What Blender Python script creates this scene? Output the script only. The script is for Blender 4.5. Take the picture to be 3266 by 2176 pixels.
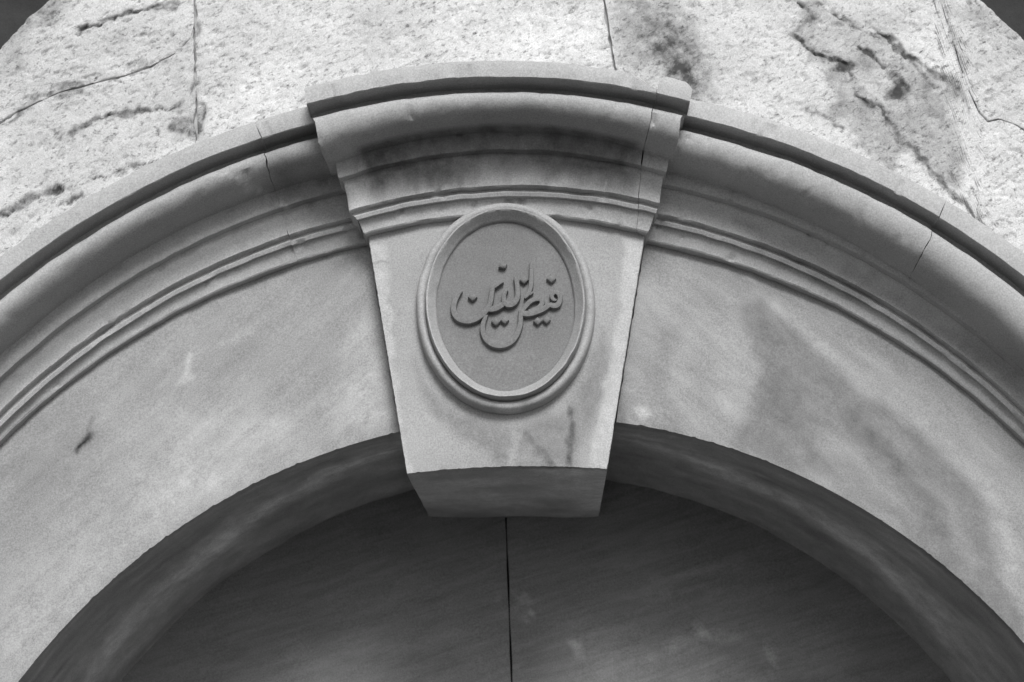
import bpy, bmesh, math
import numpy as np
from mathutils import Vector, Matrix

S = bpy.context.scene
COL = S.collection
for o in list(bpy.data.objects):
    bpy.data.objects.remove(o)

# ------------------------------------------------------------------ camera
LENS = 60.0
CAM = np.array([0.0363, -3.7235, 1.65])
PITCH, YAW, ROLL = 0.2793, 0.0099, -0.0211
ZC = CAM[2] - 0.3998                     # height of the arch centre above the ground


def ray(px, py):
    """direction through a point of the 3266 x 2176 picture"""
    x = (px - 1633.0) / 3266 * 36 / LENS
    y = -(py - 1088.0) / 3266 * 36 / LENS
    c, s = math.cos(ROLL), math.sin(ROLL)
    x, y = c * x - s * y, s * x + c * y
    c, s = math.cos(PITCH), math.sin(PITCH)
    v = (x, c - s * y, s + c * y)
    c, s = math.cos(YAW), math.sin(YAW)
    return np.array([c * v[0] - s * v[1], s * v[0] + c * v[1], v[2]])


def at(px, py, Y):
    v = ray(px, py)
    t = (Y - CAM[1]) / v[1]
    return CAM + t * v


K = 3266 / 2353.0


def atd(px, py, Y):
    """the same for a 2353-wide view of the picture"""
    return at(px * K, py * K, Y)


cam_d = bpy.data.cameras.new('camera')
cam = bpy.data.objects.new('camera', cam_d)
COL.objects.link(cam)
S.camera = cam
f0 = ray(1633, 1088)
rgt = ray(1633 + 100, 1088) - f0
upv = ray(1633, 1088 - 100) - f0
f0, rgt, upv = [v / np.linalg.norm(v) for v in (f0, rgt, upv)]
M = Matrix.Identity(4)
for i in range(3):
    M[i][0], M[i][1], M[i][2], M[i][3] = rgt[i], upv[i], -f0[i], CAM[i]
cam.matrix_world = M
cam_d.lens = LENS
cam_d.sensor_width = 36
cam_d.clip_start = 0.05
cam_d.clip_end = 500
cam_d.dof.use_dof = True
cam_d.dof.focus_distance = 3.78
cam_d.dof.aperture_fstop = 3.0

# ------------------------------------------------------------------ light
SUN_EL, SUN_AZ = math.radians(34), math.radians(171)
w = bpy.data.worlds.new('World')
S.world = w
w.use_nodes = True
nt = w.node_tree
bgn = nt.nodes['Background']
sky = nt.nodes.new('ShaderNodeTexSky')
sky.sky_type = 'NISHITA'
sky.sun_disc = False
sky.sun_elevation = SUN_EL
sky.sun_rotation = SUN_AZ
sky.air_density = 1.0
sky.dust_density = 3.0
bw = nt.nodes.new('ShaderNodeRGBToBW')   # the photograph is black and white
nt.links.new(sky.outputs[0], bw.inputs[0])
nt.links.new(bw.outputs[0], bgn.inputs[0])
bgn.inputs[1].default_value = 0.06

sun_d = bpy.data.lights.new('sun', 'SUN')
sun_d.energy = 1.5
sun_d.angle = math.radians(20)
sun_d.color = (1, 1, 1)
sun = bpy.data.objects.new('sun', sun_d)
COL.objects.link(sun)
sd = Vector((math.sin(SUN_AZ) * math.cos(SUN_EL), math.cos(SUN_AZ) * math.cos(SUN_EL), math.sin(SUN_EL)))
sun.rotation_euler = sd.to_track_quat('Z', 'Y').to_euler()
sun.location = (-2, -8, 8)

S.view_settings.view_transform = 'Standard'
S.view_settings.look = 'None'
S.view_settings.exposure = 0.80
S.view_settings.gamma = 1.0

# ------------------------------------------------------------------ helpers
def _hash(ix, iy, iz, seed):
    h = (ix * 374761393 + iy * 668265263 + iz * 2147483647 + seed * 974634777) & 0xffffffff
    h = ((h ^ (h >> 13)) * 1274126177) & 0xffffffff
    return ((h ^ (h >> 16)) & 0xffff) / 65535.0


def vnoise(P, scale, seed=0):
    P = np.asarray(P, float) * scale
    I = np.floor(P).astype(np.int64)
    F = P - I
    F = F * F * F * (F * (F * 6 - 15) + 10)
    r = 0
    for dx in (0, 1):
        for dy in (0, 1):
            for dz in (0, 1):
                wgt = (F[..., 0] if dx else 1 - F[..., 0]) * (F[..., 1] if dy else 1 - F[..., 1]) * (F[..., 2] if dz else 1 - F[..., 2])
                r = r + wgt * _hash(I[..., 0] + dx, I[..., 1] + dy, I[..., 2] + dz, seed)
    return r * 2 - 1


def fbm(P, scale, octv=4, seed=0, gain=0.5):
    r, a = 0, 1.0
    for k in range(octv):
        r = r + a * vnoise(P, scale * 2.03 ** k, seed + k * 17)
        a *= gain
    return r


def sstep(a, b, x):
    t = np.clip((x - a) / (b - a), 0, 1)
    return t * t * (3 - 2 * t)


def seg_dist(XZ, pts):
    """distance from points (N,2) to a polyline, and the position along it"""
    best = np.full(len(XZ), 1e9)
    par = np.zeros(len(XZ))
    n = len(pts) - 1
    for i in range(n):
        a, b = np.array(pts[i]), np.array(pts[i + 1])
        d = b - a
        t = np.clip(((XZ - a) @ d) / (d @ d + 1e-12), 0, 1)
        q = np.hypot(*(XZ - a - t[:, None] * d).T)
        m = q < best
        best[m] = q[m]
        par[m] = (i + t[m]) / n
    return best, par


def poly_sd(XZ, pts):
    d, _ = seg_dist(XZ, list(pts) + [pts[0]])
    inside = np.zeros(len(XZ), bool)
    n = len(pts)
    for i in range(n):
        (x1, y1), (x2, y2) = pts[i], pts[(i + 1) % n]
        if y1 == y2:
            continue
        c = ((y1 > XZ[:, 1]) != (y2 > XZ[:, 1])) & (XZ[:, 0] < (x2 - x1) * (XZ[:, 1] - y1) / (y2 - y1) + x1)
        inside ^= c
    return np.where(inside, d, -d)


class Marks:
    """weathering marks in the surface's own coordinates (x, z)"""
    def __init__(self, warp=0.012, wscale=22, seed=3):
        self.items, self.warp, self.ws, self.seed = [], warp, wscale, seed

    def poly(self, pts, Y, val, soft=0.03, conv=atd):
        self.items.append(('p', [tuple(conv(a, b, Y)[[0, 2]]) for a, b in pts], val, soft))
        return self

    def line(self, pts, Y, val, width=0.01, soft=0.01, conv=atd):
        self.items.append(('l', [tuple(conv(a, b, Y)[[0, 2]]) for a, b in pts], val, (width, soft)))
        return self

    def __call__(self, V):
        XZ = V[:, [0, 2]].copy()
        P = np.c_[V[:, 0], V[:, 2], V[:, 1]]
        XZ[:, 0] += self.warp * fbm(P, self.ws, 3, self.seed)
        XZ[:, 1] += self.warp * fbm(P, self.ws, 3, self.seed + 50)
        s = np.zeros(len(V))
        for k, pts, val, soft in self.items:
            if k == 'p':
                s += val * sstep(-soft, soft, poly_sd(XZ, pts))
            else:
                d, _ = seg_dist(XZ, pts)
                wd, sf = soft
                s += val * (1 - sstep(wd / 2 - sf / 2, wd / 2 + sf, d))
        return s


class Acc:
    """collects grids and faces into one mesh"""
    def __init__(self):
        self.V, self.F, self.n = [], [], 0

    def grid(self, P, flip=False, close=False):
        P = np.asarray(P, float)
        a, b = P.shape[:2]
        idx = np.arange(a * b).reshape(a, b) + self.n
        if close:
            idx = np.concatenate([idx, idx[:1]], 0)
        q = np.stack([idx[:-1, :-1], idx[1:, :-1], idx[1:, 1:], idx[:-1, 1:]], -1).reshape(-1, 4)
        if flip:
            q = q[:, ::-1]
        self.V.append(P.reshape(-1, 3))
        self.F += q.tolist()
        self.n += a * b
        return self

    def face(self, P):
        self.V.append(np.asarray(P, float))
        self.F.append(list(range(self.n, self.n + len(P))))
        self.n += len(P)
        return self

    def build(self, name, mat, parent=None, stain=None, smooth=40, disp=None):
        V = np.concatenate(self.V)
        if disp is not None:
            V = disp(V)
        me = bpy.data.meshes.new(name)
        me.from_pydata(V.tolist(), [], self.F)
        bm = bmesh.new()
        bm.from_mesh(me)
        bmesh.ops.remove_doubles(bm, verts=bm.verts, dist=2e-5)
        bmesh.ops.recalc_face_normals(bm, faces=bm.faces)
        bm.to_mesh(me)
        bm.free()
        if stain is not None:
            n = len(me.vertices)
            co = np.empty(n * 3)
            me.vertices.foreach_get('co', co)
            at_ = me.attributes.new('stain', 'FLOAT', 'POINT')
            at_.data.foreach_set('value', stain(co.reshape(-1, 3)).astype(np.float32))
        if smooth:
            me.polygons.foreach_set('use_smooth', np.ones(len(me.polygons), bool))
            me.set_sharp_from_angle(angle=math.radians(smooth))
        me.materials.append(mat)
        o = bpy.data.objects.new(name, me)
        COL.objects.link(o)
        if parent is not None:
            o.parent = parent
            o.matrix_parent_inverse = world_of(parent).inverted()
        return o


def world_of(o):
    m = Matrix.Translation(o.location)
    return m if o.parent is None else m    # every part's mesh is in world coordinates


def thing(name, label, cat, loc, group=None):
    o = bpy.data.objects.new(name, None)
    COL.objects.link(o)
    o.location = loc
    o.empty_display_size = 0.1
    o['label'], o['category'] = label, cat
    if group:
        o['group'] = group
    return o


# ------------------------------------------------------------------ materials
def stone(name, base, cloud=0.25, cloud_scale=3.0, streak=0.2, streak_scale=(6, 6, 40), streak_rot=0.0,
          grain=0.25, grain_scale=300, pits=0.0, pit_scale=60, bump=0.25, bump_scale=90, rough=0.75, stain_k=1.0,
          rough_bump=0.0, vein=0.0, lo=0.02, brk=0.9, brk_scale=9.0):
    m = bpy.data.materials.new(name)
    m.use_nodes = True
    nt = m.node_tree
    N, L = nt.nodes, nt.links
    bs = N['Principled BSDF']
    tc = N.new('ShaderNodeTexCoord')

    def math_(op, a, b=None, c=None, clamp=False):
        n = N.new('ShaderNodeMath')
        n.operation = op
        n.use_clamp = clamp
        for i, v in enumerate((a, b, c)):
            if v is None:
                continue
            if isinstance(v, (int, float)):
                n.inputs[i].default_value = v
            else:
                L.new(v, n.inputs[i])
        return n.outputs[0]

    def noise(scale, detail=4, rgh=0.6, vec=None, dist=0.0):
        n = N.new('ShaderNodeTexNoise')
        n.inputs['Scale'].default_value = scale
        n.inputs['Detail'].default_value = detail
        n.inputs['Roughness'].default_value = rgh
        n.inputs['Distortion'].default_value = dist
        L.new(vec if vec is not None else tc.outputs['Object'], n.inputs['Vector'])
        return n.outputs[0]

    def ctr(v, k):
        return math_('MULTIPLY', math_('SUBTRACT', v, 0.5), k)

    mp = N.new('ShaderNodeMapping')
    mp.inputs['Scale'].default_value = streak_scale
    mr = N.new('ShaderNodeMapping')            # turn first, stretch afterwards
    mr.inputs['Rotation'].default_value = (0, streak_rot, 0)
    L.new(tc.outputs['Object'], mr.inputs[0])
    L.new(mr.outputs[0], mp.inputs[0])
    att = N.new('ShaderNodeAttribute')
    att.attribute_name = 'stain'  # stains, plus shade and caught light painted into the tone
    n_cloud = noise(cloud_scale, 5, 0.62, dist=0.4)
    n_streak = noise(1.0, 5, 0.6, vec=mp.outputs[0], dist=0.6)
    n_grain = noise(grain_scale, 2, 0.7)
    n_mid = noise(cloud_scale * brk_scale, 4, 0.65)
    f = math_('ADD', 1.0, ctr(n_cloud, cloud * 2))
    f = math_('ADD', f, ctr(n_streak, streak * 2))
    f = math_('ADD', f, ctr(n_mid, cloud * 0.8))
    f = math_('ADD', f, ctr(n_grain, grain * 2))
    # ragged stain edges: the mark's strength is broken up by the cloud noise
    st = math_('MULTIPLY', att.outputs['Fac'], math_('MAXIMUM', math_('ADD', 1.0, ctr(n_mid, brk * 2)), 0.0))
    hgt = n_grain
    if pits > 0:
        mp2 = N.new('ShaderNodeMapping')
        mp2.inputs['Scale'].default_value = (1, 1, 1.9)
        L.new(mr.outputs[0], mp2.inputs[0])
        p = noise(pit_scale, 3, 0.55, vec=mp2.outputs[0], dist=0.5)
        r = N.new('ShaderNodeMapRange')
        r.interpolation_type = 'SMOOTHSTEP'
        r.inputs['From Min'].default_value = 0.30
        r.inputs['From Max'].default_value = 0.46
        L.new(p, r.inputs['Value'])
        dens = math_('MULTIPLY', n_cloud, 1.8)
        f = math_('SUBTRACT', f, math_('MULTIPLY', math_('MULTIPLY', math_('SUBTRACT', 1.0, r.outputs[0]), dens), pits))
        p2 = noise(pit_scale * 0.42, 4, 0.6, vec=mp2.outputs[0], dist=0.8)
        r2 = N.new('ShaderNodeMapRange')
        r2.interpolation_type = 'SMOOTHSTEP'
        r2.inputs['From Min'].default_value = 0.28
        r2.inputs['From Max'].default_value = 0.47
        L.new(p2, r2.inputs['Value'])
        f = math_('SUBTRACT', f, math_('MULTIPLY', math_('SUBTRACT', 1.0, r2.outputs[0]), pits * 0.8))
    if vein > 0:
        v = noise(1.6, 6, 0.6, vec=mp.outputs[0], dist=2.0)
        a = math_('ABSOLUTE', math_('SUBTRACT', v, 0.5))
        r = N.new('ShaderNodeMapRange')
        r.inputs['From Min'].default_value = 0.0
        r.inputs['From Max'].default_value = 0.02
        r.inputs['To Min'].default_value = 1.0
        r.inputs['To Max'].default_value = 0.0
        L.new(a, r.inputs['Value'])
        f = math_('SUBTRACT', f, math_('MULTIPLY', r.outputs[0], vein))
    f = math_('MULTIPLY', f, math_('MAXIMUM', math_('ADD', 1.0, math_('MULTIPLY', st, stain_k)), 0.06))
    col = math_('MULTIPLY', f, base)
    col = math_('MINIMUM', math_('MAXIMUM', col, lo), 0.85)
    L.new(col, bs.inputs['Base Color'])
    bs.inputs['Roughness'].default_value = rough
    bs.inputs['Specular IOR Level'].default_value = 0.25
    b1 = noise(bump_scale, 5, 0.65)
    bn = N.new('ShaderNodeBump')
    bn.inputs['Strength'].default_value = bump
    bn.inputs['Distance'].default_value = 0.004
    L.new(b1, bn.inputs['Height'])
    last = bn
    if rough_bump > 0:
        b2 = N.new('ShaderNodeBump')
        b2.inputs['Strength'].default_value = rough_bump
        b2.inputs['Distance'].default_value = 0.006
        L.new(noise(bump_scale * 0.45, 4, 0.6), b2.inputs['Height'])
        L.new(bn.outputs[0], b2.inputs['Normal'])
        last = b2
    L.new(last.outputs[0], bs.inputs['Normal'])
    return m


M_WALL = stone('rough_limestone', 0.60, cloud=0.28, cloud_scale=4, streak=0.12, streak_scale=(8, 8, 26), streak_rot=0.45,
               grain=0.55, pits=0.50, pit_scale=80, bump=0.35, bump_scale=130, rough=0.9, rough_bump=0.15, brk=1.5, brk_scale=7, lo=0.07)
M_MORTAR = stone('lime_mortar', 0.40, cloud=0.25, grain=0.3, bump=0.6, bump_scale=160, rough=0.95)
M_DARK = stone('shade_dark_stone', 0.045, cloud=0.5, streak=0.3, streak_scale=(3, 3, 9), grain=0.3, bump=0.6, bump_scale=60, rough=0.95)  # shade of the outer arch put into a near-black base colour
M_ARCH = stone('weathered_marble', 0.32, cloud=0.28, cloud_scale=2.6, pits=0.10, pit_scale=120, vein=0.07, streak=0.28, streak_scale=(5, 5, 26), streak_rot=0.72,
               grain=0.55, bump=0.12, rough=0.7)
M_ARCH_R = stone('weathered_marble_veined', 0.305, cloud=0.26, cloud_scale=2.4, pits=0.10, pit_scale=120, vein=0.07, streak=0.34, streak_scale=(5, 5, 24), streak_rot=-0.75,
                 grain=0.55, bump=0.12, rough=0.7)
M_CORN = stone('cornice_marble', 0.41, brk=0.35, cloud=0.18, cloud_scale=5, streak=0.10, streak_scale=(5, 5, 18), streak_rot=0.4,
               grain=0.55, bump=0.15, rough=0.75)
M_KEY = stone('keystone_marble', 0.35, cloud=0.12, cloud_scale=5, streak=0.10, streak_scale=(14, 14, 5), streak_rot=0.1,
              grain=0.55, bump=0.15, rough=0.75)
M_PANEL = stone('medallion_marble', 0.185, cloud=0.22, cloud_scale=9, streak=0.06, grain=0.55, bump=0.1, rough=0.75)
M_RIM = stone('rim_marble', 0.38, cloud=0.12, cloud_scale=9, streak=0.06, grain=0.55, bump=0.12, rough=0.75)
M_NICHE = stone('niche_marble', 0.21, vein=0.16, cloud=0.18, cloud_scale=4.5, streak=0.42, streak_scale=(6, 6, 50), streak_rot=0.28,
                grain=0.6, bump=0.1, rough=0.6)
M_GROUND = stone('street_paving', 0.12, cloud=0.2, cloud_scale=0.7, grain=0.2, grain_scale=60, bump=0.3, bump_scale=30, rough=0.9)

# ------------------------------------------------------------------ ground
g = Acc().grid([[(-60, -60, 0), (-60, 60, 0)], [(60, -60, 0), (60, 60, 0)]]).build('ground', M_GROUND, smooth=0)
g['kind'] = 'structure'

# ------------------------------------------------------------------ rails: the curves that the arch is struck along
OX, OZ = -0.01, ZC + 0.10
NICHE = 0.70


class Rail:
    def __init__(self, pts, Y, phi0=48, off=0.0):
        P = np.array([at(a, b, Y)[[0, 2]] for a, b in pts])
        A = np.c_[2 * P, np.ones(len(P))]
        s = np.linalg.lstsq(A, (P ** 2).sum(1), rcond=None)[0]
        self.c = s[:2]
        self.R = math.sqrt(s[2] + s[0] ** 2 + s[1] ** 2)
        self.p0 = math.radians(phi0)
        self.off = off

    def _r(self, ph):
        d = self.c - np.array([OX, OZ])
        u = d[0] * np.sin(ph) + d[1] * np.cos(ph)
        return u + np.sqrt(self.R ** 2 - d @ d + u * u)

    def __call__(self, ph):
        ph = np.asarray(ph, float)
        p = np.clip(ph, -self.p0, self.p0)
        r = self._r(p)
        e = 1e-3
        sl = (self._r(p + e) - self._r(p - e)) / (2 * e)
        x = ph - p
        s = 0.18
        return r + sl * np.sign(x) * s * (1 - np.exp(-np.abs(x) / s)) + self.off

    def plus(self, o):
        return lambda ph: self(ph) + o


def mix(f, g, t, o=0.0):
    return lambda ph: f(ph) * (1 - t) + g(ph) * t + o


def pol(r, ph, y):
    return np.stack([OX + r * np.sin(ph), np.broadcast_to(y, np.shape(r)) * np.ones_like(r), OZ + r * np.cos(ph)], -1)


rF = Rail([(835, 441), (661, 512), (472, 599), (330, 670), (217, 740), (166, 777), (55, 860), (0, 904), (2197, 383), (2355, 413),
           (2508, 459), (2661, 526), (2814, 602), (2988, 707), (3126, 786), (3266, 875)], -.25)
rJ = Rail([(596, 711), (403, 833), (276, 904), (2131, 546), (2253, 577), (2406, 628), (2559, 684)], -.12)
rH = Rail([(773, 711), (552, 810), (387, 907), (248, 1012), (138, 1098), (0, 1225), (2253, 628), (2406, 673), (2559, 740), (2656, 795),
           (2839, 877), (3022, 1012), (3183, 1120), (3266, 1180)], -.09)
rL = Rail([(1082, 725), (828, 805), (552, 937), (420, 1004), (221, 1153), (0, 1335), (2108, 708), (2269, 738), (2430, 789), (2592, 867),
           (2753, 947), (2914, 1055), (3076, 1163), (3266, 1329)], -.06)
rA = Rail([(1149, 783), (906, 849), (718, 921), (552, 1009), (387, 1109), (221, 1236), (110, 1324), (0, 1429), (2070, 786), (2215, 821),
           (2377, 867), (2538, 929), (2699, 1007), (2861, 1093), (3022, 1200), (3183, 1335), (3264, 1410)], 0)
rB = Rail([(70, 2157), (210, 1996), (350, 1859), (491, 1743), (631, 1652), (806, 1547), (981, 1467), (1157, 1403), (911, 1495), (2209, 1400),
           (2378, 1442), (2520, 1503), (2662, 1570), (2803, 1648), (2945, 1750), (3086, 1874), (3266, 2062), (2161, 1397)], 0, 72)
rC = Rail([(400, 2153), (491, 2045), (582, 1961), (701, 1866), (841, 1778), (981, 1701), (1121, 1628), (1283, 1568), (1954, 1534), (2131, 1573),
           (2308, 1634), (2449, 1690), (2591, 1782), (2732, 1867), (2874, 1994), (2980, 2122)], NICHE, 72)
FAS = 0.046                                # height of the fascia


def moulding(F, J, H, L, A, y0, fas):
    """profile of the cornice from the archivolt face outwards: (radius function, depth)"""
    p = [(A, 0.04), (A, y0 - .001), (A, y0 - .021), (mix(A, A, 0, .003), y0 - .024)]
    for t in (0.15, 0.35, 0.55, 0.75, 0.9):               # cavetto
        p.append((mix(A, L, t), y0 - .024 - .018 * t ** 2.2))
    p += [(mix(A, L, 1, -.006), y0 - .043), (mix(A, L, 1, -.005), y0 - .047), (mix(A, L, 1, .002), y0 - .050), (mix(A, L, 1, .005), y0 - .049),
          (mix(A, L, 1, .007), y0 - .046), (mix(A, L, 1, .011), y0 - .047), (mix(A, L, 1, .012), y0 - .060), (mix(A, L, 1, .015), y0 - .064)]
    for t in (0.35, 0.6, 0.78, 0.9, 0.97):                # frieze, hollowed towards the top
        p.append((mix(L, H, t), y0 - .064 - .024 * sstep(0.35, 1.0, t)))
    p += [(mix(H, H, 0, -.001), y0 - .108), (mix(H, H, 0, .003), y0 - .111), (mix(H, J, .75), y0 - .113), (mix(H, J, .92), y0 - .118)]
    for k in range(0, 11):                                # ovolo
        t = math.radians(9 * k)
        p.append((mix(J, mix(F, F, 0, -.032), 1 - math.cos(t)), y0 - .140 - .090 * math.sin(t) ** .62))
    # rounded shoulder of the ovolo, then the deep quirk under the fascia
    p += [(mix(F, F, 0, -.026), y0 - .2285), (mix(F, F, 0, -.021), y0 - .224), (mix(F, F, 0, -.018), y0 - .216), (mix(F, F, 0, -.017), y0 - .190),
          (mix(F, F, 0, .004), y0 - .188), (mix(F, F, 0, .005), y0 - .243), (mix(F, F, 0, .001), y0 - .246),
          (mix(F, F, 0, .001), y0 - .251), (mix(F, F, 0, .003), y0 - .254)]
    for t in (.4, .8):
        p.append((mix(F, F, 0, fas * t), y0 - .255))
    p += [(mix(F, F, 0, fas), y0 - .250), (mix(F, F, 0, fas + .004), y0 - .22), (mix(F, F, 0, fas + .014), y0 + .02)]
    return p


def strip(acc, prof, phA, phB, n, cap_y=0.05, capA=True, capB=True, wob=0.0012, seed=1, top=None, shift=(0, 0)):
    """loft a profile from angle phA(t) to phB(t), t = position along the profile"""
    m = len(prof)
    G = np.zeros((n, m, 3))
    for j, (rf, y) in enumerate(prof):
        t = j / (m - 1)
        a = phA(t) if callable(phA) else phA
        b = phB(t) if callable(phB) else phB
        ph = np.linspace(a, b, n)
        r = rf(ph)
        if top is not None:
            r = top(ph, r, j, m)
        P = pol(r, ph, y)
        G[:, j] = P
    nz = np.stack([fbm(G.reshape(-1, 3), 26, 3, seed), fbm(G.reshape(-1, 3), 26, 3, seed + 9), fbm(G.reshape(-1, 3), 26, 3, seed + 23)], -1).reshape(G.shape)
    G = G + nz * wob
    chip = np.maximum(0, fbm(G.reshape(-1, 3), 38, 3, seed + 71) - .55).reshape(G.shape[:2])
    G[..., 1] += chip * .010
    G[..., 2] += chip * .003
    G[..., 1] += shift[0]
    G[..., 2] += shift[1]
    acc.grid(G)
    for use, row in ((capA, 0), (capB, -1)):
        if use:
            e = G[row]
            q = e.copy()
            q[:, 1] = cap_y
            acc.grid(np.stack([e, q], 0))
    return G


def phi_of(p):
    return math.atan2(p[0] - OX, p[2] - OZ)


# ------------------------------------------------------------------ keystone outline
YK = -0.070                                # face of the keystone
Z1 = lambda zx, zy, Y: at(900 + zx / 1.681, 180 + zy / 1.681, Y)
kL0, kL1 = at(1174, 765, YK), at(1297, 1512, YK)      # left edge of the face, top and bottom
kR0, kR1 = at(2058, 750, YK), at(1936, 1506, YK)


def kx(z, side):
    a, b = (kL0, kL1) if side < 0 else (kR0, kR1)
    return a[0] + (b[0] - a[0]) * (z - a[2]) / (b[2] - a[2])


# ------------------------------------------------------------------ niche back: two slabs and their joint
niche = thing('niche_panel', 'dark shaded marble back panel of the niche, two slabs with a vertical joint', 'panel', (0, NICHE, 0))
nm = Marks(0.008, 40, 11)
nm.poly([(1183, 1372), (1215, 1366), (1222, 1380), (1190, 1390)], NICHE, 0.42, .006)
nm.poly([(1192, 1414), (1225, 1408), (1235, 1416), (1205, 1426)], NICHE, 0.77, .006)
nm.poly([(1590, 1438), (1615, 1436), (1632, 1460), (1605, 1465)], NICHE, 0.68, .008)
nm.poly([(1755, 1482), (1775, 1482), (1785, 1530), (1770, 1540), (1760, 1510)], NICHE, 0.68, .008)
nm.poly([(1312, 1470), (1325, 1470), (1335, 1500), (1318, 1502)], NICHE, 0.68, .008)
nm.line([(1500, 1510), (1560, 1475), (1660, 1462), (1700, 1468)], NICHE, .30, .016, .014)
nm.line([(1500, 1330), (1620, 1310), (1700, 1300)], NICHE, .16, .02, .02)
nm.line([(1450, 1375), (1560, 1350), (1640, 1355)], NICHE, .20, .015, .02)
nm.line([(1141, 1395), (1146, 1355)], NICHE, .35, .004, .004)
nm.line([(1200, 1515), (1200, 1550)], NICHE, .35, .004, .004)
nm.line([(820, 1500), (960, 1470), (1100, 1475)], NICHE, .12, .03, .04)
nm.line([(560, 1290), (640, 1270)], NICHE, .10, .03, .04)
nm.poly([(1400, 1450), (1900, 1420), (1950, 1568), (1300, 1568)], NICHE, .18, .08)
jt, jb = atd(1163, 1205, NICHE), atd(1176, 1568, NICHE)


def seam(z):
    return jt[0] + (jb[0] - jt[0]) * (z - jt[2]) / (jb[2] - jt[2])


for side in (-1, 1):
    a = Acc()
    n, m = 110, 170
    zz = np.linspace(0.0, OZ + 1.33, m)
    G = np.zeros((n, m, 3))
    for j, z in enumerate(zz):
        e = seam(z) + side * 0.0022 + side * .0008 * math.sin(z * 31)
        G[:, j, 0] = np.linspace(side * 1.46, e, n)
        G[:, j, 1] = NICHE
        G[:, j, 2] = z
    Q = G.reshape(-1, 3)
    G[..., 1] += (fbm(Q, 3.5, 3, 71) * .004 + fbm(Q, 30, 3, 5) * .0006).reshape(n, m) + (0.002 if side > 0 else 0)
    a.grid(G)
    e = G[-1]
    q = e.copy(); q[:, 1] += .05
    a.grid(np.stack([e, q], 0))
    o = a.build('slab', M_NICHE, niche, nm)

a = Acc()
for y in (NICHE + .045, NICHE + .12):
    a.grid([[(-1.5, y, 0), (-1.5, y, OZ + 1.4)], [(1.5, y, 0), (1.5, y, OZ + 1.4)]])
for x0, z0, x1, z1 in ((-1.5, 0, -1.5, OZ + 1.4), (1.5, 0, 1.5, OZ + 1.4), (-1.5, OZ + 1.4, 1.5, OZ + 1.4)):
    a.grid([[(x0, NICHE + .045, z0), (x0, NICHE + .12, z0)], [(x1, NICHE + .045, z1), (x1, NICHE + .12, z1)]])
a.build('leak_backing', M_DARK, niche, None, 0)  # unseen plate added to stop light leaking through the slab joint

# ------------------------------------------------------------------ the arch: two big curved voussoirs and the cornice stones
arch = thing('stone_arch', 'round grey marble arch with moulded cornice, framing the dark niche', 'arch', (0, 0, 0))
am = Marks(0.010, 12, 31)
# left stone: paler towards the keystone, grey clouds further down
am.poly([(800, 760), (845, 720), (905, 960), (880, 985), (780, 1010), (770, 900)], 0, .22, .04)
am.poly([(420, 960), (560, 930), (700, 1010), (560, 1120), (380, 1180), (300, 1120)], 0, .18, .06)
am.poly([(560, 1040), (620, 1010), (650, 1050), (600, 1090)], 0, -.14, .03)
am.poly([(0, 1050), (180, 950), (250, 1000), (150, 1120), (0, 1180)], 0, -.12, .06)
am.poly([(20, 1400), (150, 1230), (330, 1140), (480, 1120), (350, 1220), (60, 1560), (0, 1568)], 0, .16, .05)
am.poly([(500, 760), (780, 640), (830, 700), (760, 860), (480, 900)], 0, -.05, .06)
am.line([(185, 1030), (205, 1003), (217, 965)], 0, -.30, .003, .008)
am.line([(183, 1032), (213, 1000)], 0, -.40, .008, .006)
am.line([(432, 815), (428, 850), (422, 872)], 0, .30, .008, .008)
am.line([(410, 892), (440, 880)], 0, .25, .012, .010)
am.line([(510, 790), (560, 770)], 0, .16, .012, .016)
am.line([(840, 985), (850, 960)], 0, -.25, .004, .004)
# right stone: the long grey stain with its pale upper lip, streaks, the white daub
am.poly([(1695, 705), (1740, 690), (1790, 725), (1900, 825), (2050, 945), (2200, 1085), (2270, 1190), (2300, 1320), (2353, 1420), (2353, 1568),
         (2290, 1490), (2200, 1380), (2060, 1200), (1900, 1100), (1720, 1040), (1690, 1010), (1735, 930), (1752, 860), (1715, 770)], 0, -.27, .018)
am.poly([(1850, 1000), (1950, 1000), (2150, 1200), (2100, 1200), (1900, 1090)], 0, .12, .03)
am.line([(1775, 705), (1900, 805), (2060, 930), (2230, 1065), (2300, 1180), (2330, 1300)], 0, .14, .02, .02)
am.poly([(1580, 720), (1690, 730), (1735, 860), (1700, 950), (1600, 990), (1500, 960), (1530, 800)], 0, .10, .05)
am.line([(1960, 960), (2080, 1090), (2160, 1210)], 0, -.12, .012, .03)
am.line([(1860, 930), (1960, 1040), (2060, 1160)], 0, .12, .010, .03)
am.line([(2060, 1040), (2170, 1160), (2240, 1280)], 0, .12, .012, .03)
am.line([(1780, 900), (1840, 1000), (1900, 1060)], 0, -.10, .012, .025)
am.line([(1530, 780), (1520, 880), (1545, 980)], 0, -.14, .025, .04)
am.line([(1610, 820), (1615, 920)], 0, -.10, .03, .04)
am.poly([(1462, 938), (1490, 934), (1496, 955), (1470, 962)], 0, .45, .008)
am.line([(1423, 870), (1428, 1000)], 0, -.28, .018, .02)
am.poly([(1430, 560), (1600, 590), (1560, 700), (1450, 760)], 0, .08, .05)
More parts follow.
